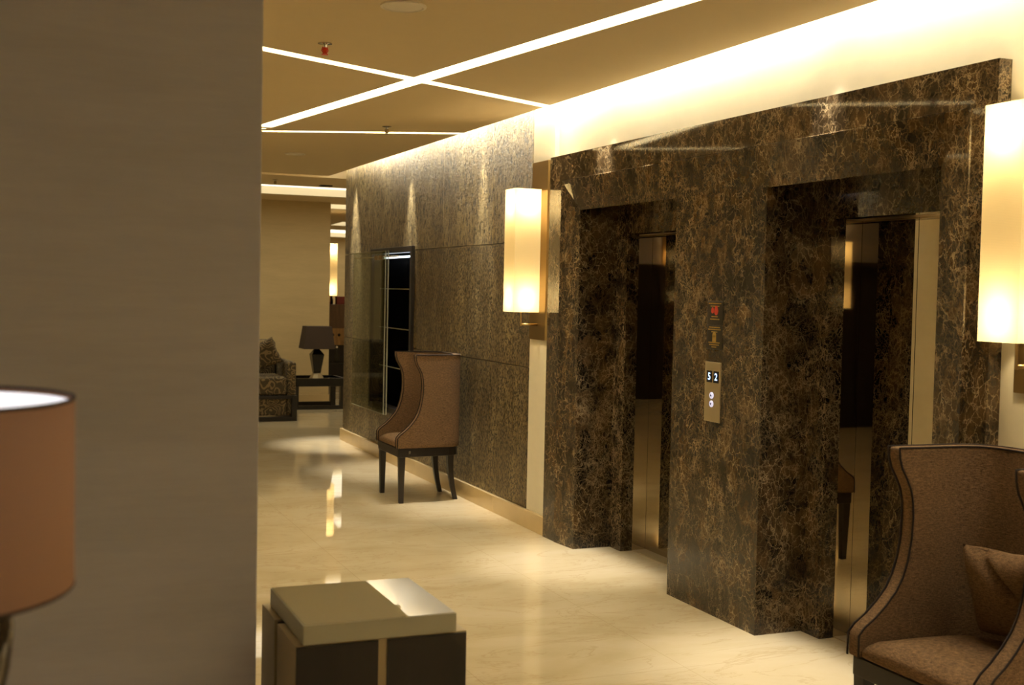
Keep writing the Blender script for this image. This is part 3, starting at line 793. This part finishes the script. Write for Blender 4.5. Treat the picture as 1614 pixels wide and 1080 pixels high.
bm = new(); frustum(bm, (0, 0), 0.045, 0.045, 0.086, 0.082, 0.082, 0.33); frustum(bm, (0, 0), 0.082, 0.082, 0.33, 0.03, 0.03, 0.40); obj('body', bm, M['black'], t, bevel=0.003)
bm = new(); tube(bm, [(0, 0, 0.4), (0, 0, 0.47)], 0.015); obj('neck', bm, M['black'], t)
bm = new(); frustum(bm, (0, 0), 0.205, 0.17, 0.405, 0.165, 0.13, 0.70); obj('lamp_shade', bm, M['darkshade'], t, bevel=0.003)

# far hall furniture, seen in the slit right of the column
t = thing('sideboard', 'brown and amber wood sideboard with round knobs in the far hall', 'sideboard', (5.2, 20.4, 0))
ox, oy = -5.2, -20.4
bm = new(); lb(bm, 4.6, 5.9, 20.1, 20.6, 0.90, 1.30); obj('upper_case', bm, M['brownwood'], t)
bm = new(); lb(bm, 4.6, 5.9, 20.1, 20.6, 0.62, 0.90); c = obj('drawer_case', bm, M['midwood'], t)
for x in (5.08, 5.19):
    bm = new(); lathe(bm, [(0.02, 0), (0.025, 0.01), (0.02, 0.02)], seg=16); bmesh.ops.rotate(bm, verts=bm.verts, matrix=Matrix.Rotation(PI/2, 3, 'X'))
    obj('knob', bm, M['black'], c, loc=(x+ox, 20.1+oy, 0.79))
bm = new(); lb(bm, 4.6, 5.9, 20.25, 20.6, 0.0, 0.62); obj('lower_case', bm, M['darkwood'], t)
for k, (x, hgt, lab) in enumerate(((4.99, 0.13, 'dark red box, left one on the far sideboard'), (5.24, 0.13, 'dark red box, right one on the far sideboard'))):
    bm = new(); box(bm, -0.07, 0.07, -0.06, 0.06, 0, hgt); box(bm, -0.072, 0.072, -0.062, 0.062, hgt-0.03, hgt+0.002)
    tag(obj('box', bm, M['redbox'], loc=(x, 20.25, 1.301), bevel=0.003), lab, 'box', 'red boxes on the far sideboard')
bm = new(); lathe(bm, [(0.05, 0), (0.055, 0.06), (0.04, 0.12), (0.045, 0.15)], seg=20)
tag(obj('black_jar', bm, M['black'], loc=(5.115, 20.45, 1.301), smooth=True), 'small black jar between the red boxes on the sideboard', 'jar')
t = thing('low_table', 'low dark table holding a glass bottle in front of the far sideboard', 'table', (5.15, 19.55, 0))
bm = new(); box(bm, -0.5, 0.5, -0.15, 0.15, 0.34, 0.37); obj('tabletop', bm, M['black'], t)
for x in (-0.46, 0.46):
    bm = new(); box(bm, x-0.02, x+0.02, -0.12, 0.12, 0, 0.34); obj('leg', bm, M['black'], t)
t = thing('glass_bottle', 'clear glass bottle standing on the low dark table', 'bottle', (5.0, 19.5, 0.371))
bm = new(); lathe(bm, [(0.035, 0), (0.04, 0.02), (0.04, 0.12), (0.016, 0.17), (0.014, 0.23)], seg=20); obj('bottle_body', bm, M['glass'], t, smooth=True)
bm = new(); lathe(bm, [(0.017, 0.23), (0.017, 0.26)], seg=16); obj('stopper', bm, M['white'], t)

# dark panels added behind the camera, standing in for figures mirrored in the doors
bm = new(); box(bm, -3.2, -0.2, -2.995, -2.9, 0.0, 2.02)
for k in range(6): box(bm, -3.15+k*0.5, -2.72+k*0.5, -2.9, -2.88, 0.12, 1.9)
o = struct('trim_added', bm, M['darkwood'])

# ------------------------------------------------------------------ ceiling fittings
for (x, y, r, lab) in ((1.514, 4.89, 0.095, 'round white ceiling speaker at the top of the picture'), (2.355, 10.74, 0.09, 'round ceiling speaker far down the lobby ceiling')):
    t = thing('ceiling_speaker', lab, 'ceiling speaker', (x, y, ZC-0.0005))
    bm = new(); lathe(bm, [(r, 0), (r, -0.006), (r-0.012, -0.010), (r-0.016, -0.006), (r-0.016, 0)], seg=40, cap=False); obj('rim', bm, M['white'], t)
    bm = new(); lathe(bm, [(r-0.017, -0.001), (r-0.017, -0.006), (0.0001, -0.009)], seg=40, cap=False); obj('grille', bm, M['white'], t)
for (x, y, red, lab) in ((1.411, 5.81, True, 'ceiling sprinkler with a red bulb between the speaker and the light slot'), (2.54, 8.56, False, 'small ceiling sprinkler just before the narrow light slot'), (2.745, 13.5, False, 'ceiling sprinkler before the broad far recess')):
    t = thing('sprinkler', lab, 'sprinkler', (x, y, ZC-0.0005))
    bm = new(); lathe(bm, [(0.034, 0), (0.034, -0.004), (0.012, -0.008), (0.010, -0.02)], seg=24); obj('escutcheon', bm, M['chrome'], t)
    bm = new(); lathe(bm, [(0.009, -0.02), (0.013, -0.032), (0.006, -0.048)], seg=12); obj('bulb', bm, M['redbulb'] if red else M['bronze'], t, smooth=True)
    bm = new(); tube(bm, [(0.011, 0, -0.018), (0.016, 0, -0.035), (0.004, 0, -0.052)], 0.0022, 6); tube(bm, [(-0.011, 0, -0.018), (-0.016, 0, -0.035), (-0.004, 0, -0.052)], 0.0022, 6)
    lathe(bm, [(0.016, -0.052), (0.016, -0.055)], seg=12); obj('deflector', bm, M['redbulb'] if red else M['chrome'], t)
t = thing('air_vent', 'small dark slot vent in the ceiling near the textured wall corner', 'vent', (3.41, 13.9, ZC-0.0005))
bm = new(); box(bm, -0.07, 0.07, -0.04, 0.04, -0.012, 0); obj('vent_frame', bm, M['darkwood'], t, bevel=0.002)
bm = new(); [box(bm, -0.06, 0.06, -0.03+0.02*k, -0.02+0.02*k, -0.014, -0.0122) for k in range(4)]; obj('slat', bm, M['black'], t)
